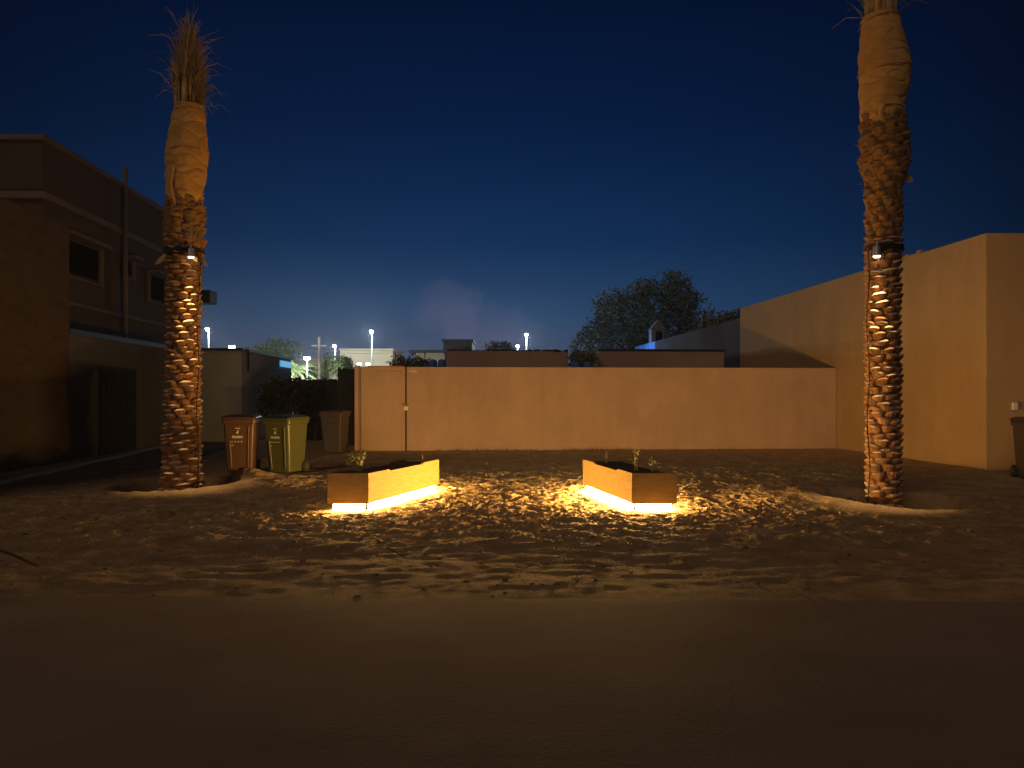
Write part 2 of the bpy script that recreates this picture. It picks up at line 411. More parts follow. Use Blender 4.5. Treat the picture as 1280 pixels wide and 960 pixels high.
# two-storey house
def hx(y): return -11.8 - .0625 * (y - 19.3)
HY = 30.6
t = thing('two_storey_house', 'dark brown two storey house with parapet and hooded windows behind the left palm', 'house')
b = MB(); b.prism([(-24, 19.3), (hx(19.3), 19.3), (hx(HY), HY), (-24, HY)], -.2, 7.86); b.build('wall', M['house'], t)
def ringband(z0, z1, out):
    q = MB(); o = out
    q.prism([(-24.1, 19.3 - o), (hx(19.3) + o, 19.3 - o), (hx(HY) + o, HY + o), (-24.1, HY + o)], z0, z1); return q
ringband(7.86, 8.0, .10).build('parapet_cap', M['house_trim'], t, bevel=.02)
ringband(6.38, 6.56, .16).build('string_course', M['house_trim'], t, bevel=.02)
ringband(3.86, 3.97, .07).build('string_course', M['house_trim'], t, bevel=.02)
for (y0, y1, z0, z1) in ((20.1, 22.25, 4.75, 5.62), (23.95, 24.45, 5.25, 5.66), (25.8, 27.1, 4.72, 5.5)):
    b = MB(); a_, b_ = (hx(y0) + .004, y0), (hx(y1) + .004, y1)
    b.bar(b_, a_, -.03, z0, z1)
    w = b.build('window', M['glass'], t)
    b = MB(); b.bar((hx(y1 + .1), y1 + .1), (hx(y0 - .1), y0 - .1), .38, z1 + .06, z1 + .16); b.build('hood', M['house_trim'], w, bevel=.01)
    b = MB(); b.bar((hx(y1 + .16), y1 + .16), (hx(y1 + .03), y1 + .03), .09, z0 - .1, z1 + .06)
    b.bar((hx(y0 - .03), y0 - .03), (hx(y0 - .16), y0 - .16), .09, z0 - .1, z1 + .06)
    b.bar((hx(y1 + .16), y1 + .16), (hx(y0 - .16), y0 - .16), .11, z0 - .16, z0 - .1); b.build('frame', M['house_trim'], w, bevel=.01)
b = MB(); yp = 23.55; b.tube([(hx(yp) + .2, yp, 1.0), (hx(yp) + .2, yp, 8.45)], .07, 8); b.build('downpipe', M['house_trim'], t, smooth=True)
b = MB(); b.box((hx(30.4) + .42, 30.35, 5.05), (.55, .8, .5)); b.build('air_conditioner', M['dark_metal'], t, bevel=.03)

# whitewashed wall that runs back beside the house
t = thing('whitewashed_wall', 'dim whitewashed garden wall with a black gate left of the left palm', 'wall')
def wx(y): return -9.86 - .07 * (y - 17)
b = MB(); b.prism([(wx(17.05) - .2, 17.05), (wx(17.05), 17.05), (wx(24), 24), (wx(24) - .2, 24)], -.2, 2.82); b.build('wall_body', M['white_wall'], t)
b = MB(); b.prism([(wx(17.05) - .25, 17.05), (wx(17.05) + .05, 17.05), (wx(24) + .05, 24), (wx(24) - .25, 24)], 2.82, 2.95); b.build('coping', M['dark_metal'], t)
b = MB(); b.prism([(wx(18.5) - .1, 18.5), (wx(18.5) + .04, 18.5), (wx(20.6) + .04, 20.6), (wx(20.6) - .1, 20.6)], 0.0, 2.15)
g = b.build('gate', M['dark_metal'], t)
b = MB()
for k in range(8):
    yy = 18.6 + k * .27; b.box((wx(yy) + .055, yy, .05), (.03, .05, 2.0), R(4))
b.build('gate_bars', M['dark_metal'], g)

# white shed with a flat roof
def sx(y): return -8.45 - .0625 * (y - 24)
t = thing('white_shed', 'small white flat roofed shed with a blue board given an added glow right of the left palm', 'shed')
b = MB(); b.prism([(-10.1, 24), (sx(24), 24), (sx(30.9), 30.9), (-10.6, 30.9)], -.2, 2.84); b.build('wall', M['shed'], t)
b = MB(); b.prism([(-10.15, 23.9), (sx(24) + .07, 23.9), (sx(30.9) + .07, 31), (-10.65, 31)], 2.84, 2.92); b.build('roof', M['dark_metal'], t)
b = MB(); b.bar((sx(30.7) + .07, 30.7), (sx(28.9) + .07, 28.9), -.05, 2.52, 2.75); b.build('lit_strip', M['blue_lit_board'], t)  # blue board; its emission stands in for light falling on it
b = MB(); b.tube([(sx(24.4) + .1, 24.4, 2.2), (sx(24.4) + .1, 24.4, 2.9)], .03, 6); b.build('downpipe', M['dark_metal'], t)

# dark fence between shed and boundary wall
def fence(name, label, a, b_, z1, px_panel):
    t = thing(name, label, 'fence')
    q = MB(); Lf = math.dist(a, b_); nn = int(Lf / px_panel)
    for k in range(nn):
        p, r_ = zline(a, b_, k / nn), zline(a, b_, (k + .93) / nn)
        q.bar(p, r_, .04, -.1, z1 + .02 * math.sin(k * 1.7))
    q.build('board_panel', M['dark_metal'], t)
    q = MB()
    for k in range(int(Lf / 1.1) + 1):
        p = zline(a, b_, min(1, k * 1.1 / Lf)); q = MB(); q.box((p[0], p[1] + .08, -.1), (.09, .09, z1 + .15)); q.build('post', M['dark_metal'], t)
    q = MB(); q.bar((a[0], a[1] + .05), (b_[0], b_[1] + .05), .03, z1 - .35, z1 - .28); q.build('rail', M['dark_metal'], t)
fence('board_fence', 'dark board fence filling the gap left of the boundary wall', (-7.0, 25.2), (-5.15, 24.2), 1.95, .16)
fence('tall_fence', 'taller dark screen fence touching the end of the boundary wall', (-5.05, 22.4), (-4.12, 22.1), 2.22, .12)

# ------------------------------------------------------------------ planters
def planter(name, label, quad, strengths):
    """quad: four ground corners, first edge faces the road; strengths per edge"""
    c = Vector((sum(p[0] for p in quad) / 4, sum(p[1] for p in quad) / 4))
    t = thing(name, label, 'planter', (c.x, c.y, 0))
    q = [Vector((p[0] - c.x, p[1] - c.y)) for p in quad]
    def inset(d):
        out = []
        for i in range(4):
            p0, p1, p2 = q[i - 1], q[i], q[(i + 1) % 4]
            e1 = (p1 - p0).normalized(); e2 = (p2 - p1).normalized()
            n1 = Vector((-e1.y, e1.x)); n2 = Vector((-e2.y, e2.x))
            k = d / (1 + n1.dot(n2)); out.append(p1 + (n1 + n2) * k)
        return out
    z0, z1 = .105, .49
    qi = inset(.028)
    for i in range(4):
        a, b_, bi, ai = q[i], q[(i + 1) % 4], qi[(i + 1) % 4], qi[i]
        m = MB()
        e = (b_ - a).normalized() * .0015
        a2, b2 = a + e, b_ - e; ai2, bi2 = ai + e, bi - e
        if (b_ - a).length > 1.2:        # long side: the top edge is worn down in the middle
            fr = (0, .26, .27, .74, .75, 1); dz = (0, 0, -.022, -.022, 0, 0)
            if (i == 3): fr = tuple(1 - f for f in fr[::-1]); dz = dz[::-1]
            vs = []
            for f, d in zip(fr, dz):
                for (s, e_) in ((a2, b2), (ai2, bi2)):
                    p = s.lerp(e_, f); vs += [(p.x, p.y, z0), (p.x, p.y, z1 + d)]
            fs = []; ed = []
            for k in range(5):
                o = k * 4; w = o + 4
                fs += [(o, w, w + 1, o + 1), (o + 2, o + 3, w + 3, w + 2), (o, o + 2, w + 2, w)]
                ed.append((o + 1, w + 1, w + 3, o + 3))
            fs += [(0, 1, 3, 2), (20, 22, 23, 21)]
            m.add(vs, fs, 0); m.add([], [], 0)
            m.f += ed; m.m += [1] * len(ed)
        else:
            m.prism([a2, b2, bi2, ai2], z0, z1)
            m.m[1] = 1
        m.build('side_panel', [M['wood'], M['wood_edge']], t)
    m = MB(); qs = inset(.030); N_ = 14
    vs = []; fs = []
    for j in range(N_ + 1):
        for i in range(N_ + 1):
            p = qs[0].lerp(qs[1], i / N_).lerp(qs[3].lerp(qs[2], i / N_), j / N_)
            vs.append((p.x, p.y, (.462) + .012 * noise.noise((p.x * 6, p.y * 6, 0))))
    for j in range(N_):
        for i in range(N_): fs.append((j * (N_ + 1) + i, j * (N_ + 1) + i + 1, (j + 1) * (N_ + 1) + i + 1, (j + 1) * (N_ + 1) + i))
    m.add(vs, fs); m.build('soil', M['soil'], t, smooth=True)
    qb = inset(.002); m = MB(); m.prism(qb, z0 + .002, z0 + .03); m.build('floor_board', M['wood'], t)
    qp = inset(.10); m = MB(); m.prism(qp, -.05, z0); m.build('plinth', M['plinth'], t)
    qa, qc = inset(.050), inset(.036)
    m = MB(); qr = inset(.034); qs2 = inset(.052)
    for i in range(4): 
        m.prism([qr[i], qr[(i + 1) % 4], qs2[(i + 1) % 4], qs2[i]], .093, z0 + .001)
    m.build('light_channel', M['steel'], t)
    for i in range(4):
        if strengths[i] <= 0: continue
        m = MB(); a, b_ = qa[i], qa[(i + 1) % 4]; a2, b2 = qc[i], qc[(i + 1) % 4]
        e = (b_ - a).normalized() * .02
        m.prism([a2 + e, b2 - e, b_ - e, a + e], .016, .092)
        m.m = [1, 1, 0, 1, 1, 1]
        m.build('lit_strip', [led('led_strip', strengths[i]), M['steel']], t)
    return t
S = 1.0
QL = [(-2.34, 9.73), (-1.82, 9.73), (-1.12, 11.8), (-1.64, 11.8)]
QR = [(1.52, 9.73), (2.09, 9.73), (1.66, 11.8), (1.09, 11.8)]
planter('wooden_planter', 'slanted wooden planter on the left with a leafy grass tuft and glowing base', QL, (470, 370, 1750, 10))
planter('wooden_planter', 'slanted wooden planter on the right with thin bare saplings and glowing base', QR, (470, 350, 1750, 760))

def sprig(name, label, cat, base, n, h, spread, m, leafy=True, w=.012):
    b = MB()
    for k in range(n):
        a = random.uniform(0, 2 * math.pi); s = spread * random.uniform(.3, 1); hh = h * random.uniform(.6, 1)
        p0 = Vector(base) + Vector((random.uniform(-.03, .03), random.uniform(-.03, .03), -.02))
        p1 = p0 + Vector((math.cos(a) * s * .4, math.sin(a) * s * .4, hh * .6)); p2 = p0 + Vector((math.cos(a) * s, math.sin(a) * s, hh))
        b.tube([p0, p1, p2], [w * .4, w * .35, w * .15], 4)
        if leafy:
            for j in range(7):
                f = random.uniform(.3, 1); c = p1.lerp(p2, f) if f > .5 else p0.lerp(p1, f * 2)
                d = Vector((random.uniform(-1, 1), random.uniform(-1, 1), random.uniform(-.2, 1))).normalized() * random.uniform(.03, .07)
                sdv = d.cross(Vector((random.random(), random.random(), random.random()))).normalized() * .01
                b.add([c, c + d * .5 + sdv, c + d, c + d * .5 - sdv], [(0, 1, 2, 3)])
    return tag(b.build(name, m), label, cat)
p = at(450, 590, 10.3); sprig('planter_plant', 'small leafy pale green tuft growing in the left planter', 'plant', (p.x - .02, 10.3, .45), 26, .30, .15, M['leaf_pale'])
sprig('planter_plant', 'lone dry stem at the far end of the left planter', 'plant', (-1.34, 11.6, .44), 2, .17, .02, M['leaf_pale'], False)
sprig('sapling', 'taller thin sapling standing in the right planter', 'plant', (1.68, 10.4, .45), 3, .34, .05, M['leaf_pale'], True, .02)
sprig('sapling', 'shorter forked sapling near the outer edge of the right planter', 'plant', (1.90, 10.25, .45), 4, .22, .09, M['leaf_pale'], True, .018)
sprig('sapling', 'wispy twig at the far end of the right planter', 'plant', (1.40, 11.5, .45), 3, .22, .04, M['leaf_pale'], False, .012)

# ------------------------------------------------------------------ palms
def make_palm(label, base, prof_r, cen, zs, tuft, seed):
    """prof_r(z) trunk radius, cen(z) centre offset, zs: (bottom, strap, wrap bottom, wrap top, tip)"""
    rnd = random.Random(seed)
    t = thing('date_palm', label, 'palm tree', (base[0], base[1], 0))
    zb, zstrap, zwb, zwt, ztip = zs
    b = MB()
    n = 60
    b.lathe([(prof_r(z) - .035, z) for z in np.linspace(zb, zwb + .1, n)], sides=22, cen=cen)
    # cut leaf bases in spiral rows
    z = zb + .02; row = 0
    while z < zwb - .05:
        rough = z > zstrap + .12
        cnt = 7 if not rough else 8
        hgt = .105 if not rough else .13
        for k in range(cnt):
            a = (k + .5 * (row % 2) + .17 * row) * 2 * math.pi / cnt + rnd.uniform(-.12, .12)
            zz = z + rnd.uniform(-.014, .014) + .02 * math.sin(a + row)
            r0 = prof_r(zz); wid = ((1.12 if seed == 1 else 1.32) if not rough else 1.15) * 2 * math.pi / cnt * rnd.uniform(.8, 1.1)
            prot = (rnd.uniform(.06, .10) if seed == 1 else rnd.uniform(.05, .078)) if not rough else rnd.uniform(.03, .075)
            tl = rnd.uniform(-.022, .022); hh = hgt * rnd.uniform(.8, 1.15)
            cx, cy = cen(zz); vs = []; S_ = 7
            for i in range(S_):
                u = i / (S_ - 1) * 2 - 1; aa = a + u * wid / 2
                pr = prot * (1 - abs(u) ** 2.6); zt = hh * (.88 + .12 * (1 - u * u)); lift = hh * .5 * u * u; dz = tl * u
                for rr, dzz in ((r0 - .05, -.02 + lift), (r0 - .03 + pr * .35, hh * .15 - .02 + lift), (r0 - .02 + pr, zt - .022), (r0 - .03 + pr * .82, zt), (r0 - .06, zt + .012)):
                    vs.append((cx + rr * math.cos(aa), cy + rr * math.sin(aa), zz + dz + dzz))
            lo, top = [], []
            for i in range(S_ - 1):
                for j in range(4):
                    q = (i * 5 + j, i * 5 + 5 + j, i * 5 + 6 + j, i * 5 + 1 + j)
                    (top if j >= 2 else lo).append(q)
            o = len(b.v); b.add(vs, lo, 2 if rough else 0)
            light = (not rough) and rnd.random() < .75
            b.f += [tuple(i + o for i in q) for q in top]; b.m += [(1 if (light and 1 <= (q[0] // 5) <= 4) else 0) if not rough else 2 for q in top]
        z += (.088 if not rough else .085); row += 1
    # loose fibre strands
    for k in range(150):
        zz = rnd.uniform(zstrap - .25, zwb + .02) if k < 110 else rnd.uniform(zb + .3, zstrap)
        a = rnd.uniform(0, 2 * math.pi); r0 = prof_r(zz) + .01; cx, cy = cen(zz)
        p = Vector((cx + r0 * math.cos(a), cy + r0 * math.sin(a), zz))
        d = Vector((math.cos(a) * rnd.uniform(.1, .9), math.sin(a) * rnd.uniform(.1, .9), rnd.uniform(-1, .8))).normalized() * rnd.uniform(.05, .16)
        sdv = Vector((-math.sin(a), math.cos(a), 0)) * rnd.uniform(.004, .014)
        b.add([p - sdv, p + sdv, p + d * .6 + sdv * .7, p + d], [(0, 1, 2, 3)], 2)
    for k, (zo, a, ln, up) in enumerate(tuft):      # split leaf bases that stick out
        zz = zstrap + zo; r0 = prof_r(zz); cx, cy = cen(zz)
        p = Vector((cx + r0 * math.cos(a) * .95, cy + r0 * math.sin(a) * .95, zz)); o_ = Vector((math.cos(a), math.sin(a), up)).normalized()
        s = o_.cross(Vector((.25, 1, 0))).normalized() * .055
        b.add([p - s, p + s, p + o_ * ln * .7 + s * .6, p + o_ * ln, p + o_ * ln * .6 - s * .8, p + Vector((0, 0, .04))], [(0, 1, 2, 3, 4), (0, 5, 1), (1, 5, 2), (2, 5, 3), (3, 5, 4), (4, 5, 0)], 3)
    b.build('trunk', [M['bark'], M['cut'], M['fibre'], M['frond']], t)
    # wrap
    b = MB(); prof = []
    wr = lambda f: (prof_r(zwb) * .93) * (1 - f) + prof_r(zwt) * f
    for i in range(150):
        f = i / 149; zz = zwb - .12 + (zwt - zwb + .12) * f
        rr = wrap_r(seed, f)
        rr += .010 * math.sin(zz * 23 + 2 * math.sin(zz * 3)) * .5
        prof.append((rr, zz))
    b.lathe(prof, sides=84, cen=cen, wob=.013, seed=seed)
    w = b.build('burlap_wrap', M['burlap'], t, smooth=True)
    for k, f in enumerate((.10, .52, .93) if seed == 1 else (.08, .45, .95)):      # twine ties
        zz = zwb + (zwt - zwb) * f; cx, cy = cen(zz); rr = wrap_r(seed, f) + .006
        b = MB(); b.tube([(cx + (rr + .012 * math.sin(3 * q)) * math.cos(q), cy + (rr + .012 * math.sin(3 * q)) * math.sin(q), zz + .03 * math.sin(q + k)) for q in np.linspace(0, 2 * math.pi, 41)], .007, 5)
        b.build('twine', M['ply'], w)
    b = MB(); a0 = R(-112) if seed == 1 else R(-125)                    # a loose overlapping strip of the cloth
    vs = []
    for i in range(16):
        f = i / 15 * (.45 if seed == 1 else .22); zz = zwb - .22 + (zwt - zwb) * f; cx, cy = cen(zz); rr = max(wrap_r(seed, max(0, f - .1)), prof_r(zz) - .02) + .028
        for j in range(4):
            a = a0 + .07 * math.sin(i * .5) + j * .085; q = rr + (.012 if j in (1, 2) else -.004)
            vs.append((cx + q * math.cos(a), cy + q * math.sin(a), zz))
    b.add(vs, [(i * 4 + j, i * 4 + j + 1, i * 4 + j + 5, i * 4 + j + 4) for i in range(15) for j in range(3)])
    b.build('loose_strip', M['burlap'], w, smooth=True)
    # tied cut fronds
    b = MB()
    cx, cy = cen(zwt)
    for k in range(330):
        a = rnd.uniform(0, 2 * math.pi); rr = math.sqrt(rnd.random()) * wrap_r(seed, 1) * .9
        p0 = Vector((cx + rr * math.cos(a), cy + rr * math.sin(a), zwt - .15))
        ln = (ztip - zwt) * rnd.choice((.5, .6, .7, .75, .8, .9, 1.0)) * (1.05 - .35 * rr / wrap_r(seed, 1)) + .15
        out = rnd.uniform(-.12, .025) * (1 + 1.2 * rr)
        p3 = p0 + Vector((math.cos(a) * out * ln - rr * .3 * math.cos(a) + rnd.uniform(-.04, .04), math.sin(a) * out * ln - rr * .3 * math.sin(a), ln))
        p1 = p0.lerp(p3, .4) + Vector((math.cos(a), math.sin(a), 0)) * .04
        w_ = rnd.uniform(.010, .026); an = rnd.uniform(0, math.pi)
        sd = Vector((math.cos(an), math.sin(an), 0)) * w_
        b.add([p0 - sd, p0 + sd, p1 + sd, p3 + sd * .25, p3 - sd * .25, p1 - sd], [(0, 1, 2, 5), (5, 2, 3, 4)], 0 if rnd.random() < .93 else 1)
        for j in range(8):                                  # leaflets along it
            c = p1.lerp(p3, rnd.uniform(0, 1)); aa = a + rnd.uniform(-1, 1)
            sp_ = rnd.choice((.15, .25, .35, .8)); d = Vector((math.cos(aa) * sp_, math.sin(aa) * sp_, rnd.uniform(.4, 1))).normalized() * rnd.uniform(.12, .32)
            s2 = d.cross(Vector((rnd.random(), rnd.random(), .3))).normalized() * .005
            b.add([c - s2, c + s2, c + d * .6 + s2, c + d], [(0, 1, 2, 3)], rnd.choice((0, 0, 0, 0, 0, 1)))
    for k in range(80):                                     # stray leaflets
        a = rnd.uniform(0, 2 * math.pi); f = rnd.uniform(-.02, .8); zz = zwt + (ztip - zwt) * f
        r0 = wrap_r(seed, 1) * (.95 - .5 * f)
        p = Vector((cx + r0 * math.cos(a), cy + r0 * math.sin(a), zz)); up = rnd.uniform(-.15, 1.3)
        d = Vector((math.cos(a), math.sin(a), up)).normalized() * rnd.uniform(.15, .55)
        m_ = p + d * .55 + Vector((0, 0, .04)); e = p + d - Vector((0, 0, rnd.uniform(-.02, .12)))
        b.tube([p, m_, e], [.006, .005, .002], 4, rnd.choice((0, 1, 1)), False)
    b.build('fronds', [M['frond'], M['frond_dark']], t)
    return t

def interp(tab):
    zs = [a for a, _ in tab]; vs = [v for _, v in tab]
    return lambda z: float(np.interp(z, zs, vs))
def wrap_r(seed, f):
    if seed == 1: return float(np.interp(f, (0, .08, .35, .6, .82, .95, 1), (.255, .272, .312, .322, .268, .240, .234)))
    return float(np.interp(f, (0, .08, .3, .5, .62, .85, .97, 1), (.250, .268, .302, .332, .325, .266, .24, .222)))
rL = interp([(-.9, .31), (0, .285), (.5, .25), (1.5, .235), (2.6, .222), (3.4, .23), (3.75, .26), (3.9, .285), (4.3, .295), (4.5, .27), (4.7, .26), (8, .25)])
rRr = interp([(-.9, .215), (.2, .205), (1.2, .202), (2.4, .202), (3.4, .205), (3.6, .21), (4.25, .225), (4.5, .30), (4.85, .295), (5.1, .265), (5.3, .25), (8, .2)])
cxL = interp([(0, -.03), (2, .0), (4, .02), (4.6, .02), (5.2, .05), (6.1, .10), (7.5, .13)])
cxR = interp([(0, .0), (3, -.01), (4.7, .02), (5.3, -.02), (5.9, .02), (6.6, -.04), (8, -.05)])
PL = make_palm('left date palm with a burlap wrapped crown and an upright tuft of tied fronds', PALM_L, rL, lambda z: (cxL(z), 0), (-.9, 3.82, 4.54, 6.06, 7.5),
               [(-.14, R(-25), .34, -.75), (-.10, R(-40), .25, -1.1), (.06, R(-32), .30, .9), (-.12, R(195), .26, -.9), (.12, R(-50), .24, 2.0)], 1)
PR = make_palm('right date palm with a burlap wrapped crown cut off by the top of the picture', PALM_R, rRr, lambda z: (cxR(z), 0), (-.9, 3.47, 5.24, 6.6, 8.0),
               [(.95, R(-10), .12, -.6), (.75, R(190), .12, -.5)], 2)

def spotlight(label, palm, cen, rad, z, ang, power, strapname):
    px_, py_ = palm
    cx = px_ + cen(z); r0 = rad(z)
    ux, uy = math.cos(ang), math.sin(ang)
    t = thing('spotlight', label, 'spotlight', (cx + ux * (r0 + .11), py_ + uy * (r0 + .11), z))
    b = MB(); b.tube([(0, 0, .03), (0, 0, -.10)], [.045, .055], 14); b.build('housing', M['steel'], t, smooth=False)
    b = MB(); b.box((-ux * .05, -uy * .05, -.06), (.10, .03, .16), ang); b.build('bracket', M['steel'], t)
    b = MB(); b.tube([(0, 0, -.103), (0, 0, -.118)], [.045, .038], 14); b.build('lens', M['spot_lens'], t)
    b = MB(); rs = r0 + .05; prof = [(rs, z + dz) for dz in (-.03, .03)]
    sides = 40
    for zz in (.0, .07):
        for k in range(sides):
            a = 2 * math.pi * k / sides; b.v.append((cx - t.location.x + rs * math.cos(a), py_ - t.location.y + rs * math.sin(a), zz))
    for k in range(sides): b.f.append((k, (k + 1) % sides, sides + (k + 1) % sides, sides + k)); b.m.append(0)
    b.build('strap', M['strap'], t)
    b = MB(); pts = []
    for k in range(14):
        zz = -.0 - k * (z + .05) / 13; r1 = rad(max(0, z + zz)) + .06
        a = ang + .10 * math.sin(k * 1.3) + (.55 if ux > 0 else -.5)
        pts.append((px_ + cen(z + zz) + r1 * math.cos(a) - t.location.x, py_ + r1 * math.sin(a) - t.location.y, zz))
    b.tube(pts, .008, 5); b.build('cable', M['strap'], t)
    la = bpy.data.lights.new('spot_beam', 'SPOT'); la.energy = power; la.color = (1, .64, .30); la.spot_size = R(38); la.spot_blend = 1.0; la.shadow_soft_size = .03
    lo = bpy.data.objects.new('spot_beam', la); COL.objects.link(lo); lo.parent = t
    lo.location = (ux * .03, uy * .03, -.13)
    d = Vector((-ux * .02, -uy * .02, -1)); lo.rotation_euler = d.to_track_quat('-Z', 'Y').to_euler()
    return t
spotlight('small steel spotlight strapped to the left palm', PALM_L, cxL, rL, 3.72, R(-52), 320, 's')
spotlight('small steel spotlight strapped to the right palm', PALM_R, cxR, rRr, 3.42, R(-130), 320, 's')

# board behind the left palm
t = tag(MB().build('board', M['ply']), 'flat brown board standing behind the foot of the left palm', 'board')
bpy.data.objects.remove(t)
b = MB(); b.box((0, 0, -.4), (.34, .03, 1.38)); o = b.build('board', M['ply'], bevel=.006); o.location = (PALM_L[0] - .27, PALM_L[1] + .42, .05); o.rotation_euler = (R(-3), 0, R(-6))
tag(o, 'flat brown board standing behind the foot of the left palm', 'board')

# ------------------------------------------------------------------ bins
def make_bin(label, col, lidc, loc, rz, decal=True):
    t = thing('wheelie_bin', label, 'bin', loc, rz, 'wheelie bins')
    # front faces -y
    def ring(w, d, z, r=.05, off=0, k=5):
        pts = []
        for cx, cy, a0 in ((w / 2 - r, -d / 2 + r, -90), (w / 2 - r, d / 2 - r, 0), (-w / 2 + r, d / 2 - r, 90), (-w / 2 + r, -d / 2 + r, 180)):
            for i in range(k):
                a = R(a0 + 90 * i / (k - 1)); pts.append((cx + r * math.cos(a), cy + r * math.sin(a) + off, z))
        return pts
    def loft(rings):
        b = MB(); n = len(rings[0]); vs = [p for r_ in rings for p in r_]
        fs = [(i * n + k, i * n + (k + 1) % n, (i + 1) * n + (k + 1) % n, (i + 1) * n + k) for i in range(len(rings) - 1) for k in range(n)]
        fs += [tuple(range(n))[::-1], tuple(range((len(rings) - 1) * n, len(rings) * n))]
        b.add(vs, fs); return b
    b = loft([ring(.44, .50, .03, .05, .03), ring(.46, .52, .06, .05, .03), ring(.55, .66, .90, .05), ring(.56, .67, .93, .05), ring(.60, .71, .935, .05), ring(.60, .71, 1.0, .05), ring(.585, .70, 1.005, .05)])
    # two upright ribs moulded into the front
    for sx_ in (-1, 1):
        xt, xb_ = sx_ * .17, sx_ * .145
        vs = []
        for z_, x_, y_ in ((.10, xb_, -.262 + .03 + .005), (.62 if sx_ < 0 else .88, xt, 0)):
            f = (z_ - .06) / .84; yf = -(.26 * (1 - f) + .33 * f) + .03 * (1 - f)
            xc = sx_ * (.145 + .03 * f)
            for dx, dy in ((-.022, .01), (-.012, -.016), (.012, -.016), (.022, .01)): vs.append((xc + dx, yf + dy, z_))
        b.add(vs, [(0, 1, 5, 4), (1, 2, 6, 5), (2, 3, 7, 6), (0, 3, 2, 1), (4, 5, 6, 7)])
    bo = b.build('body', col, t)
    for p in bo.data.polygons: p.use_smooth = False
    bo.modifiers.new('Bevel', 'BEVEL').width = .006
    b = loft([ring(.62, .75, 1.008, .06, -.01), ring(.63, .76, 1.03, .06, -.01), ring(.60, .72, 1.055, .06, 0), ring(.46, .55, 1.085, .08, .03), ring(.3, .38, 1.09, .08, .03)])
    b.build('lid', lidc, t, smooth=False, bevel=.004)
    b = MB(); b.tube([(-.24, .33, .98), (-.24, .42, 1.0), (.24, .42, 1.0), (.24, .33, .98)], .018, 8); b.build('handle', lidc, t)
    for sx_ in (-1, 1):
        b = MB(); b.tube([(sx_ * .22, .27, .11), (sx_ * .285, .27, .11)], [.11, .11], 18)
        w = b.build('wheel', M['rubber'], t, bevel=.012)
        b = MB(); b.tube([(sx_ * .284, .27, .11), (sx_ * .292, .27, .11)], [.055, .05], 12); b.build('hub', M['bin_grey'], w)
    if decal:
        b = MB()
        def fy(z): f = (z - .06) / .84; return -(.26 * (1 - f) + .33 * f) + .03 * (1 - f) - .003
        def q(x0, x1, z0, z1): b.add([(x0, fy(z0), z0), (x1, fy(z0), z0), (x1, fy(z1), z1), (x0, fy(z1), z1)], [(0, 1, 2, 3)])
        q(-.06, .03, .835, .848)
        # falcon-like little emblem
        b.add([(-.03 + x, fy(.75 + z), .75 + z) for x, z in ((-.02, 0), (.012, -.012), (.03, .02), (.022, .045), (.028, .062), (.008, .055), (.002, .03))], [tuple(range(7))])
        x = -.12
        rr = random.Random(3)
        while x < .07:
            w_ = rr.uniform(.008, .018); q(x, x + w_, .672, .672 + rr.choice((.02, .028, .034))); x += w_ + .005
        q(-.12, .07, .660, .667)
        for k in range(4):
            x0 = -.13 + k * .055; q(x0, x0 + .012, .585, .607); q(x0 + .012, x0 + .03, .585, .594)
        q(-.135, -.10, .52, .533)
        b.build('printed_label', M['decal'], t)
    return t
gzb = lambda x, y: gz(x, y)
B1 = make_bin('brown wheelie bin with white print beside the left palm', M['bin_brown'], M['bin_brown'], (-5.08, 14.45, gz(-5.08, 14.45)), R(9))
B2 = make_bin('olive green wheelie bin with white print right of the brown one', M['bin_green'], M['bin_green'], (-4.27, 14.5, gz(-4.27, 14.5)), R(-17))
B3 = make_bin('dim grey-brown wheelie bin at the left end of the boundary wall', M['bin_grey'], M['bin_brown'], (-4.46, 19.35, 0), R(-6), False)
B4 = make_bin('grey wheelie bin with black lid before the ochre house at the right edge', M['bin_grey'], M['bin_black'], (9.22, 13.5, 0), R(-15), False)

# sticks
for (a, c, r_, lab) in (((484, 686), (506, 697), .006, 'thin dark stick lying on the sand before the left planter'), ((-20, 684), (46, 708), .013, 'thick dark stick on the sand at the far left')):
    Ya = 1440 / (a[1] - 492); Yc = 1440 / (c[1] - 492)
    p0, p1 = at(a[0], a[1], Ya), at(c[0], c[1], Yc)
    b = MB(); b.tube([(p0.x, p0.y, gz(p0.x, p0.y) + .015), ((p0.x + p1.x) / 2, (p0.y + p1.y) / 2 + .03, gz((p0.x + p1.x) / 2, (p0.y + p1.y) / 2) + .02), (p1.x, p1.y, gz(p1.x, p1.y) + .01)], [r_, r_ * 1.1, r_ * .6], 6)
    tag(b.build('stick', M['stick']), lab, 'stick')

# dry weeds along the wall foot
for k, (x, n) in enumerate(((540, 9), (640, 14), (745, 7), (768, 8), (790, 6))):
    pass
b = MB()
for k in range(260):
    f = random.choice((random.uniform(.16, .36), random.uniform(.42, .56), random.random())); p = zline(FW_A, FW_B, f)
    x, y = p[0], p[1] - random.uniform(.05, .35); h = random.uniform(.03, .13)
    a = random.uniform(0, 6.28); d = Vector((math.cos(a) * .08, math.sin(a) * .05, h)); s = Vector((.006, 0, 0))
    p0 = Vector((x, y, gz(x, y) - .01)); b.add([p0 - s, p0 + s, p0 + d], [(0, 1, 2)])
structure(b.build('dry_weeds', M['stick']), 'stuff')

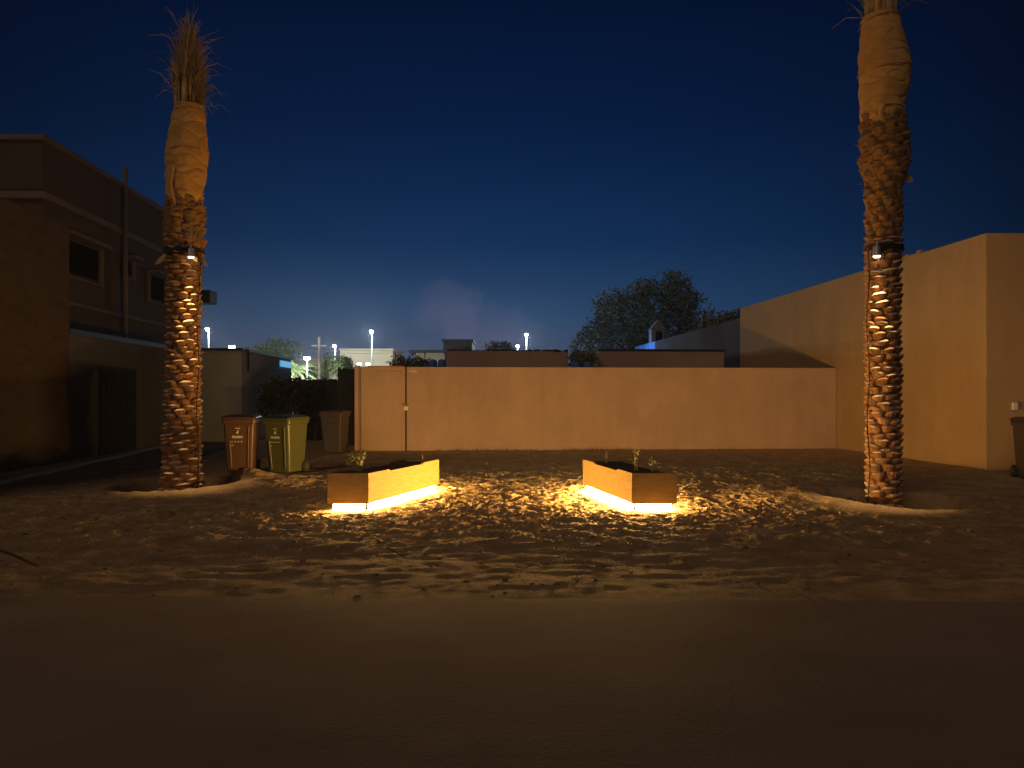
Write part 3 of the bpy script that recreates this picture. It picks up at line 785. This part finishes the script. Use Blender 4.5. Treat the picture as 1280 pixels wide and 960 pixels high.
# ------------------------------------------------------------------ vegetation
def leaf_cloud(b, blobs, n, size, rnd, mi=0, droop=0):
    wsum = sum(r[3] * r[4] * r[5] for r in blobs)
    for (cx, cy, cz, ax, ay, az) in blobs:
        k = int(n * ax * ay * az / wsum)
        for _ in range(k):
            d = Vector((rnd.gauss(0, 1), rnd.gauss(0, 1), rnd.gauss(0, 1))).normalized() * (rnd.random() ** .45)
            if noise.noise((d.x * 2.1 + cx, d.y * 2.1 + cy, d.z * 2.1 + cz)) < -.18: continue
            p = Vector((cx + d.x * ax, cy + d.y * ay, cz + d.z * az))
            u = Vector((rnd.gauss(0, 1), rnd.gauss(0, 1), rnd.gauss(0, 1) - droop)).normalized(); s = size * rnd.uniform(.6, 1.3)
            v = u.cross(Vector((rnd.gauss(0, 1), rnd.gauss(0, 1), rnd.gauss(0, 1)))).normalized()
            b.add([p, p + u * s * .5 + v * s * .22, p + u * s, p + u * s * .5 - v * s * .22], [(0, 1, 2, 3)], mi)
def tree(name, label, cat, base, th, blobs, n, size, m, seed, tr=.25, group=None):
    rnd = random.Random(seed)
    t = thing(name, label, cat, base, 0, group)
    b = MB(); b.tube([(0, 0, -.2), (.1, 0, th * .5), (.05, .1, th)], [tr, tr * .8, tr * .6], 10)
    for (cx, cy, cz, ax, ay, az) in blobs:
        b.tube([(.05, .1, th * .9), (cx * .5, cy * .5, (th + cz) * .5), (cx, cy, cz)], [tr * .5, tr * .3, tr * .1], 6)
    b.build('trunk', M['trunk'], t, smooth=True)
    b = MB(); leaf_cloud(b, blobs, n, size, rnd); b.build('crown', m, t)
    return t
tree('shade_tree', 'big rounded dark tree rising behind the boundary wall on the right', 'tree', (8.9, 50, 0), 3.0,
     [(-.6, 0, 6.0, 2.9, 2.5, 2.2), (1.3, 0, 7.6, 1.9, 2, 1.9), (.9, .5, 5.2, 3.0, 2.5, 2.0), (-2.2, 0, 7.2, 1.5, 1.5, 1.2), (-3.6, -.5, 4.3, 1.6, 2, 1.6), (2.7, 0, 6.6, 1.4, 1.6, 1.6), (-.2, 0, 8.0, 1.6, 1.6, 1.0), (1.8, 0, 8.9, 1.0, 1, .7), (-3.0, 0, 5.6, 1.3, 1.4, 1.1)], 26000, .27, M['leaf'], 3, .4)
tree('garden_shrub', 'low dark shrub between the two red-brown blocks', 'shrub', at(727, 470, 26.0) * Vector((1, 1, 0)) if False else (2.42, 26.6, 0), 1.6,
     [(0, 0, 2.5, .42, .4, .45), (.25, 0, 2.75, .3, .3, .25), (-.22, 0, 2.75, .25, .3, .3)], 1600, .14, M['leaf'], 5, .06)
tree('garden_shrub', 'flowering shrub peeping over the boundary wall above the conduit', 'shrub', (-3.0, 22.2, 0), 1.5,
     [(-.25, 0, 2.3, .35, .35, .35), (.15, 0, 2.25, .4, .35, .35), (.4, 0, 2.4, .2, .2, .2)], 1500, .11, M['leaf_green'], 6, .05)
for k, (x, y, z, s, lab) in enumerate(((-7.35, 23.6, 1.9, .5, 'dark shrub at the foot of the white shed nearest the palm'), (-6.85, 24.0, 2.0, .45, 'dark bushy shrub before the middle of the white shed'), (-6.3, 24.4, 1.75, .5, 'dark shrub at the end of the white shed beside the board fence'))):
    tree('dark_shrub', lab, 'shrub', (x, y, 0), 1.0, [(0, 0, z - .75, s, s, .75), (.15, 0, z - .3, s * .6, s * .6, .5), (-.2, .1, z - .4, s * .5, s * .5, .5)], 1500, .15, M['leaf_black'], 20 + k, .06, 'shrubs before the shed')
tree('hedge_tree', 'dark hedge top showing above the grey house wall', 'tree', (11.0, 37, 0), 3.5, [(-.5, 0, 5.0, 1.4, 1, .55), (-1.3, 0, 4.75, .8, .7, .45)], 1500, .25, M['leaf'], 31, .2)
for k, (px_, y0, Yd, w, h, lab) in enumerate(((323, 446, 62, 1.6, 1.2, 'small dark tree left of the two beyond the shed'), (346, 440, 62, 1.9, 1.5, 'wider green tree beyond the shed roof'))):
    c = at(px_, y0, Yd)
    tree('street_tree', lab, 'tree', (c.x, c.y, 0), 2.5, [(0, 0, c.z - .2, w, 1.4, h), (w * .5, 0, c.z + .1, w * .6, 1.2, h * .7), (-w * .5, 0, c.z - .5, w * .6, 1.2, h * .7)], 2200, .28, M['leaf_green'], 40 + k, .2)
for k, (px_, y0, Yd, w, h, m, lab) in enumerate(((414, 456, 58, 1.1, .9, 'leaf_bright', 'bright lamp lit bush beyond the board fence'), (431, 457, 60, .7, .8, 'leaf_green', 'smaller lit bush close to the boundary wall end'), (396, 466, 60, .8, .6, 'leaf_green', 'dim bush below the telephone pole'))):
    c = at(px_, y0, Yd)
    tree('street_bush', lab, 'bush', (c.x, c.y, 0), 1.2, [(0, 0, c.z, w, .9, h), (w * .5, 0, c.z - .3, w * .6, .8, h * .7), (-w * .5, 0, c.z - .3, w * .6, .8, h * .7)], 2600, .18, M[m], 50 + k, .1)
# small lit palms in the street
def small_palm(label, base, h, n, ln, seed):
    rnd = random.Random(seed); t = thing('small_palm', label, 'palm tree', base)
    b = MB(); b.tube([(0, 0, -.1), (.05, 0, h * .5), (0, 0, h)], [.2, .17, .15], 8); b.build('trunk', M['trunk'], t)
    b = MB()
    for k in range(n):
        a = 2 * math.pi * k / n + rnd.uniform(-.2, .2); el = rnd.uniform(-.1, 1.2); pts = []
        for i in range(7):
            s = i / 6; r_ = ln * s * math.cos(el * (1 - .3 * s)); z = h + ln * (s * math.sin(el) - .45 * s * s)
            pts.append(Vector((r_ * math.cos(a), r_ * math.sin(a), z)))
        for i in range(6):
            d = pts[i + 1] - pts[i]; sd = Vector((-math.sin(a), math.cos(a), 0))
            for j in range(3):
                c = pts[i].lerp(pts[i + 1], j / 3); l2 = .45 * (1 - .5 * i / 6)
                for sg in (-1, 1):
                    e = c + sd * sg * l2 * .7 + d.normalized() * l2 * .5 - Vector((0, 0, l2 * .4))
                    b.add([c, c + d * .18, e], [(0, 1, 2)])
    b.build('crown', M['leaf_bright'], t)
c = at(370, 462, 55); small_palm('lamp lit small palm beyond the white shed', (c.x, c.y, 0), 3.2, 26, 1.7, 61)
c = at(304, 441, 66); small_palm('little palm crown showing over the shed roof', (c.x, c.y, 0), 4.6, 22, 1.5, 62)

# ------------------------------------------------------------------ street beyond
def street_lamp(label, px_, ytop, H_, power, glow, rb=.07, head=.19):
    Yd = (H_ - CAMZ) * 960 / (492 - ytop); x = (px_ - 640) / 960 * Yd
    t = thing('street_lamp', label, 'street lamp', (x, Yd, 0), 0, 'street lamps beyond the walls')
    b = MB(); b.tube([(0, 0, 0), (0, 0, H_ - .1)], [rb * 1.3, rb], 8); b.build('pole', M['pole'], t)
    b = MB(); b.box((0, -.25, H_ - .06), (.3, .9, .12), 0, 0, .7); b.build('lamp_head', M['pole'], t)
    b = MB(); b.sphere((0, -.35, H_ - .15), head); b.build('bulb', glow, t, smooth=True)
    la = bpy.data.lights.new('street_light', 'POINT'); la.energy = power; la.color = (.82, .95, 1); la.shadow_soft_size = .3
    lo = bpy.data.objects.new('street_light', la); COL.objects.link(lo); lo.parent = t; lo.location = (0, -.9, H_ - .5)
    return t
street_lamp('lit street lamp on a white pole just right of the left palm', 261, 410, 8, 2200, M['lamp'])
street_lamp('lit street lamp on a tall white pole above the boundary wall conduit', 465, 413, 8, 3600, M['lamp'])
street_lamp('lit street lamp above the middle of the long red-brown block', 658, 417, 8, 2200, M['lamp'])
street_lamp('shorter lit street lamp close left of the one over the red-brown block', 647, 431, 6.5, 700, M['lamp'], .07, .17)
street_lamp('lit street lamp with a bent head beside the telephone pole', 419, 431, 6.6, 2600, M['lamp'], .06, .17)

def flood(label, px_, py_, Yd, r_, power=0):
    c = at(px_, py_, Yd); t = thing('floodlight', label, 'floodlight', (c.x, c.y, 0), 0, 'small floodlights beyond the walls')
    b = MB(); b.tube([(0, 0, 0), (0, 0, c.z)], .04, 6); b.build('pole', M['pole'], t)
    b = MB(); b.box((0, 0, c.z - r_ * .5), (r_ * 2.4, r_, r_)); b.build('lamp', M['lamp_small'], t)
    if power:
        la = bpy.data.lights.new('flood_beam', 'POINT'); la.energy = power; la.color = (.85, .96, 1); la.shadow_soft_size = .2
        lo = bpy.data.objects.new('flood_beam', la); COL.objects.link(lo); lo.parent = t; lo.location = (0, -.8, c.z - .1)
flood('small bright floodlight over the shed roof', 290, 434, 64, .20, 600)
flood('small white floodlight beside the lit small palm', 384, 448, 53.5, .16, 2400)
flood('tiny white lamp over the left end of the boundary wall', 449, 455, 45, .10)
flood('second tiny white lamp over the left part of the boundary wall', 460, 455, 45, .10)

c = at(399, 421, 56); t = thing('telephone_pole', 'tall bare telephone pole beyond the board fence', 'pole', (c.x, c.y, 0))
b = MB(); b.tube([(0, 0, 0), (0, 0, c.z)], [.13, .09], 8); b.build('shaft', M['trunk'], t)
b = MB(); b.box((0, 0, c.z - .7), (1.1, .1, .1)); b.build('crossarm', M['trunk'], t)
b = MB()
for (z0, x0, x1) in ((431, 285, 700), (434, 330, 560)):
    a, e = at(x0, z0, 56.1), at(x1, z0 + 1, 70); pts = [a.lerp(e, i / 12) - Vector((0, 0, 1.2 * math.sin(math.pi * i / 12) * .4)) for i in range(13)]
    b.tube(pts, .010, 4)
tag(b.build('overhead_cables', M['trunk']), 'thin overhead cables strung across the sky above the lamps', 'cable')
c = at(606, 427, 60); b = MB(); b.tube([(0, 0, 0), (0, 0, c.z)], .05, 6); b.box((0, 0, c.z - .5), (.5, .04, .04))
o = b.build('antenna_mast', M['pole'], loc=(c.x, c.y, 0)); tag(o, 'thin antenna mast over the red-brown block', 'antenna')

def block(name, label, cat, x0, x1, ytop, Yd, depth, m, roofm=None, over=.0, windows=0):
    a, e = at(x0, ytop, Yd), at(x1, ytop, Yd)
    t = thing(name, label, cat, (a.x, Yd, 0)); w = e.x - a.x
    b = MB(); b.prism([(0, 0), (w, 0), (w, depth), (0, depth)], -.2, a.z); wo = b.build('wall', m, t, bevel=.03)
    b = MB(); b.prism([(-over, -over), (w + over, -over), (w + over, depth), (-over, depth)], a.z, a.z + .2); b.build('roof', roofm or m, t)
    for k in range(windows):
        x = w * (k + .5) / windows
        b = MB(); b.box((x, -.02, a.z - 1.6), (.9, .06, .9)); b.build('window', M['glass'], t)
block('beige_building', 'long pale beige lamp lit building beyond the boundary wall', 'building', 425, 491, 438, 88, 8, M['beige'], None, .1, 0)
block('far_building', 'low pale building between the telephone pole and the lit palm', 'building', 376, 412, 451, 72, 6, M['beige'], None, .1, 2)
block('far_villa', 'small distant house with pale walls and a dark roof left of the red-brown block', 'house', 520, 556, 441, 60, 5, M['beige'], M['roof'], .5, 3)
block('far_grey_block', 'grey flat building just showing behind the red-brown block', 'building', 554, 590, 427, 66, 5, M['roof'], None, .1)
b = MB()
for k, (x, lab) in enumerate(((531, 'blue water tank over the wall furthest left'), (541, 'blue water tank in the middle of the three left ones'), (552, 'blue water tank touching the red-brown block'), (720, 'blue tank below the dark shrub'), (735, 'blue tank beside the right red-brown block'))):
    c = at(x, 449 if k < 3 else 452, 26 if k < 3 else 25.2)
    b = MB(); b.lathe([(.03, -1.3), (.13, -1.28), (.14, -.1), (.12, -.03), (.05, 0)], sides=16)
    b.lathe([(.145, -.55), (.145, -.5)], sides=16)
    o = b.build('water_tank', M['blue_plastic'], loc=c); tag(o, lab, 'water tank', 'blue tanks behind the boundary wall')
for n_, x0, x1, lab in (('roof_shrub', 606, 640, 'dark bush growing behind the roof of the long red-brown block'),):
    c = at(624, 432, 40); tree(n_, lab, 'shrub', (c.x, c.y, 0), 2.5, [(-.3, 0, c.z - .1, .5, .5, .35), (.3, 0, c.z - .05, .45, .5, .3)], 900, .14, M['leaf'], 71, .06)

# blue wall lamp that lights the far end of the grey house
la = bpy.data.lights.new('blue_light', 'POINT'); la.energy = 140; la.color = (.12, .40, 1); la.shadow_soft_size = .2
lo = bpy.data.objects.new('blue_light', la); COL.objects.link(lo); lo.location = (rx2(43) - 1.7, 42.0, 3.9)

# ------------------------------------------------------------------ sky and the faint glow of the street behind the camera
w = bpy.data.worlds.new('World'); scene.world = w; w.use_nodes = True
nt = w.node_tree; N = nt.nodes; Lk = nt.links
for n_ in list(N): N.remove(n_)
out = N.new('ShaderNodeOutputWorld'); bg = N.new('ShaderNodeBackground'); Lk.new(bg.outputs[0], out.inputs[0])
tc = N.new('ShaderNodeTexCoord'); sep = N.new('ShaderNodeSeparateXYZ'); Lk.new(tc.outputs['Generated'], sep.inputs[0])
rp = N.new('ShaderNodeValToRGB'); Lk.new(sep.outputs['Z'], rp.inputs[0])
cr = rp.color_ramp
stops = [(0.0, (.066, .076, .128)), (.045, (.042, .064, .126)), (.10, (.014, .050, .126)), (.19, (.0026, .0245, .086)), (.32, (.0004, .0108, .050)), (.46, (.0001, .0048, .027)), (1.0, (.0003, .0018, .012))]
cr.elements[0].position = stops[0][0]; cr.elements[0].color = (*stops[0][1], 1)
cr.elements[1].position = stops[-1][0]; cr.elements[1].color = (*stops[-1][1], 1)
for p_, c_ in stops[1:-1]:
    e = cr.elements.new(p_); e.color = (*c_, 1)
def mth(op, a, b_=None, clamp=False):
    n_ = N.new('ShaderNodeMath'); n_.operation = op; n_.use_clamp = clamp
    for i, v in enumerate((a, b_)):
        if v is None: continue
        if isinstance(v, (int, float)): n_.inputs[i].default_value = v
        else: Lk.new(v, n_.inputs[i])
    return n_.outputs[0]
# town glow: the sky is brighter over the town ahead than to both sides
x2 = mth('POWER', mth('ABSOLUTE', mth('ADD', sep.outputs['X'], .03)), 2)
glow = mth('MAXIMUM', mth('SUBTRACT', 1.06, mth('MULTIPLY', x2, 2.3)), .22)
mx = N.new('ShaderNodeMix'); mx.data_type = 'RGBA'; mx.blend_type = 'MULTIPLY'; mx.inputs['Factor'].default_value = 1
Lk.new(rp.outputs[0], mx.inputs['A']); Lk.new(glow, mx.inputs['B'])
# dusty cloud low over the town
nz = N.new('ShaderNodeTexNoise'); nz.inputs['Scale'].default_value = 26; nz.inputs['Detail'].default_value = 6; Lk.new(tc.outputs['Generated'], nz.inputs['Vector'])
def puff(az, el, ra, re, amp):
    u = mth('DIVIDE', mth('SUBTRACT', sep.outputs['X'], az), ra); v = mth('DIVIDE', mth('SUBTRACT', sep.outputs['Z'], el), re)
    q = mth('ADD', mth('MULTIPLY', u, u), mth('MULTIPLY', v, v))
    q = mth('ADD', q, mth('MULTIPLY', mth('SUBTRACT', nz.outputs['Fac'], .5), 2.2))
    f = mth('SUBTRACT', 1, mth('MULTIPLY', q, .8), True)
    fr = mth('GREATER_THAN', sep.outputs['Y'], 0)
    return mth('MULTIPLY', mth('MULTIPLY', mth('POWER', f, .8), amp), fr)
cl = mth('ADD', puff(-.085, .108, .042, .040, 1.0), mth('ADD', puff(-.03, .083, .062, .034, .75), puff(-.06, .05, .10, .03, .5)))
mc = N.new('ShaderNodeMix'); mc.data_type = 'RGBA'; mc.blend_type = 'ADD'; Lk.new(mth('MINIMUM', cl, 1.2), mc.inputs['Factor'])
mc.clamp_factor = False
Lk.new(mx.outputs['Result'], mc.inputs['A']); mc.inputs['B'].default_value = (.030, .018, .020, 1)
# the last of the twilight
sky = N.new('ShaderNodeTexSky'); sky.sky_type = 'NISHITA'; sky.sun_disc = False; sky.sun_elevation = R(-5); sky.sun_rotation = R(0)
ms = N.new('ShaderNodeMix'); ms.data_type = 'RGBA'; ms.blend_type = 'ADD'; ms.inputs['Factor'].default_value = .004
Lk.new(mc.outputs['Result'], ms.inputs['A']); Lk.new(sky.outputs[0], ms.inputs['B'])
Lk.new(ms.outputs['Result'], bg.inputs['Color']); bg.inputs['Strength'].default_value = 1.0

sl = bpy.data.lights.new('street_glow', 'SUN'); sl.energy = .36; sl.color = (1, .68, .43); sl.angle = R(24)
so = bpy.data.objects.new('street_glow', sl); COL.objects.link(so)
so.rotation_euler = Vector((.40, .70, -.50)).to_track_quat('-Z', 'Y').to_euler()

# thin dusty night air
b = MB(); b.box((0, 80, -1.4), (170, 190, 13.2)); hz = b.build('haze', []); structure(hz, 'stuff')
hm = bpy.data.materials.new('night_haze'); hm.use_nodes = True; hn = hm.node_tree
for q in list(hn.nodes): hn.nodes.remove(q)
ho = hn.nodes.new('ShaderNodeOutputMaterial'); hv = hn.nodes.new('ShaderNodeVolumePrincipled')
hv.inputs['Density'].default_value = .0008; hv.inputs['Color'].default_value = (.85, .88, .92, 1); hv.inputs['Anisotropy'].default_value = .3
hn.links.new(hv.outputs[0], ho.inputs['Volume']); hz.data.materials.append(hm)

# ------------------------------------------------------------------ camera and view
cam = bpy.data.cameras.new('camera'); co_ = bpy.data.objects.new('camera', cam); COL.objects.link(co_)
co_.location = (0, 0, CAMZ); co_.rotation_euler = (R(90), 0, 0)
cam.sensor_width = 36; cam.lens = 27; cam.shift_y = 12 / 1280; cam.clip_end = 2000; cam.clip_start = .05
scene.camera = co_
vs_ = scene.view_settings; scene.display_settings.display_device = 'sRGB'
vs_.view_transform = 'Standard'; vs_.look = 'None'; vs_.exposure = 0; vs_.gamma = 1
scene.render.engine = 'CYCLES'
cy = scene.cycles
cy.use_denoising = True; cy.max_bounces = 5; cy.diffuse_bounces = 3; cy.glossy_bounces = 2; cy.sample_clamp_indirect = 4
cy.use_light_tree = True
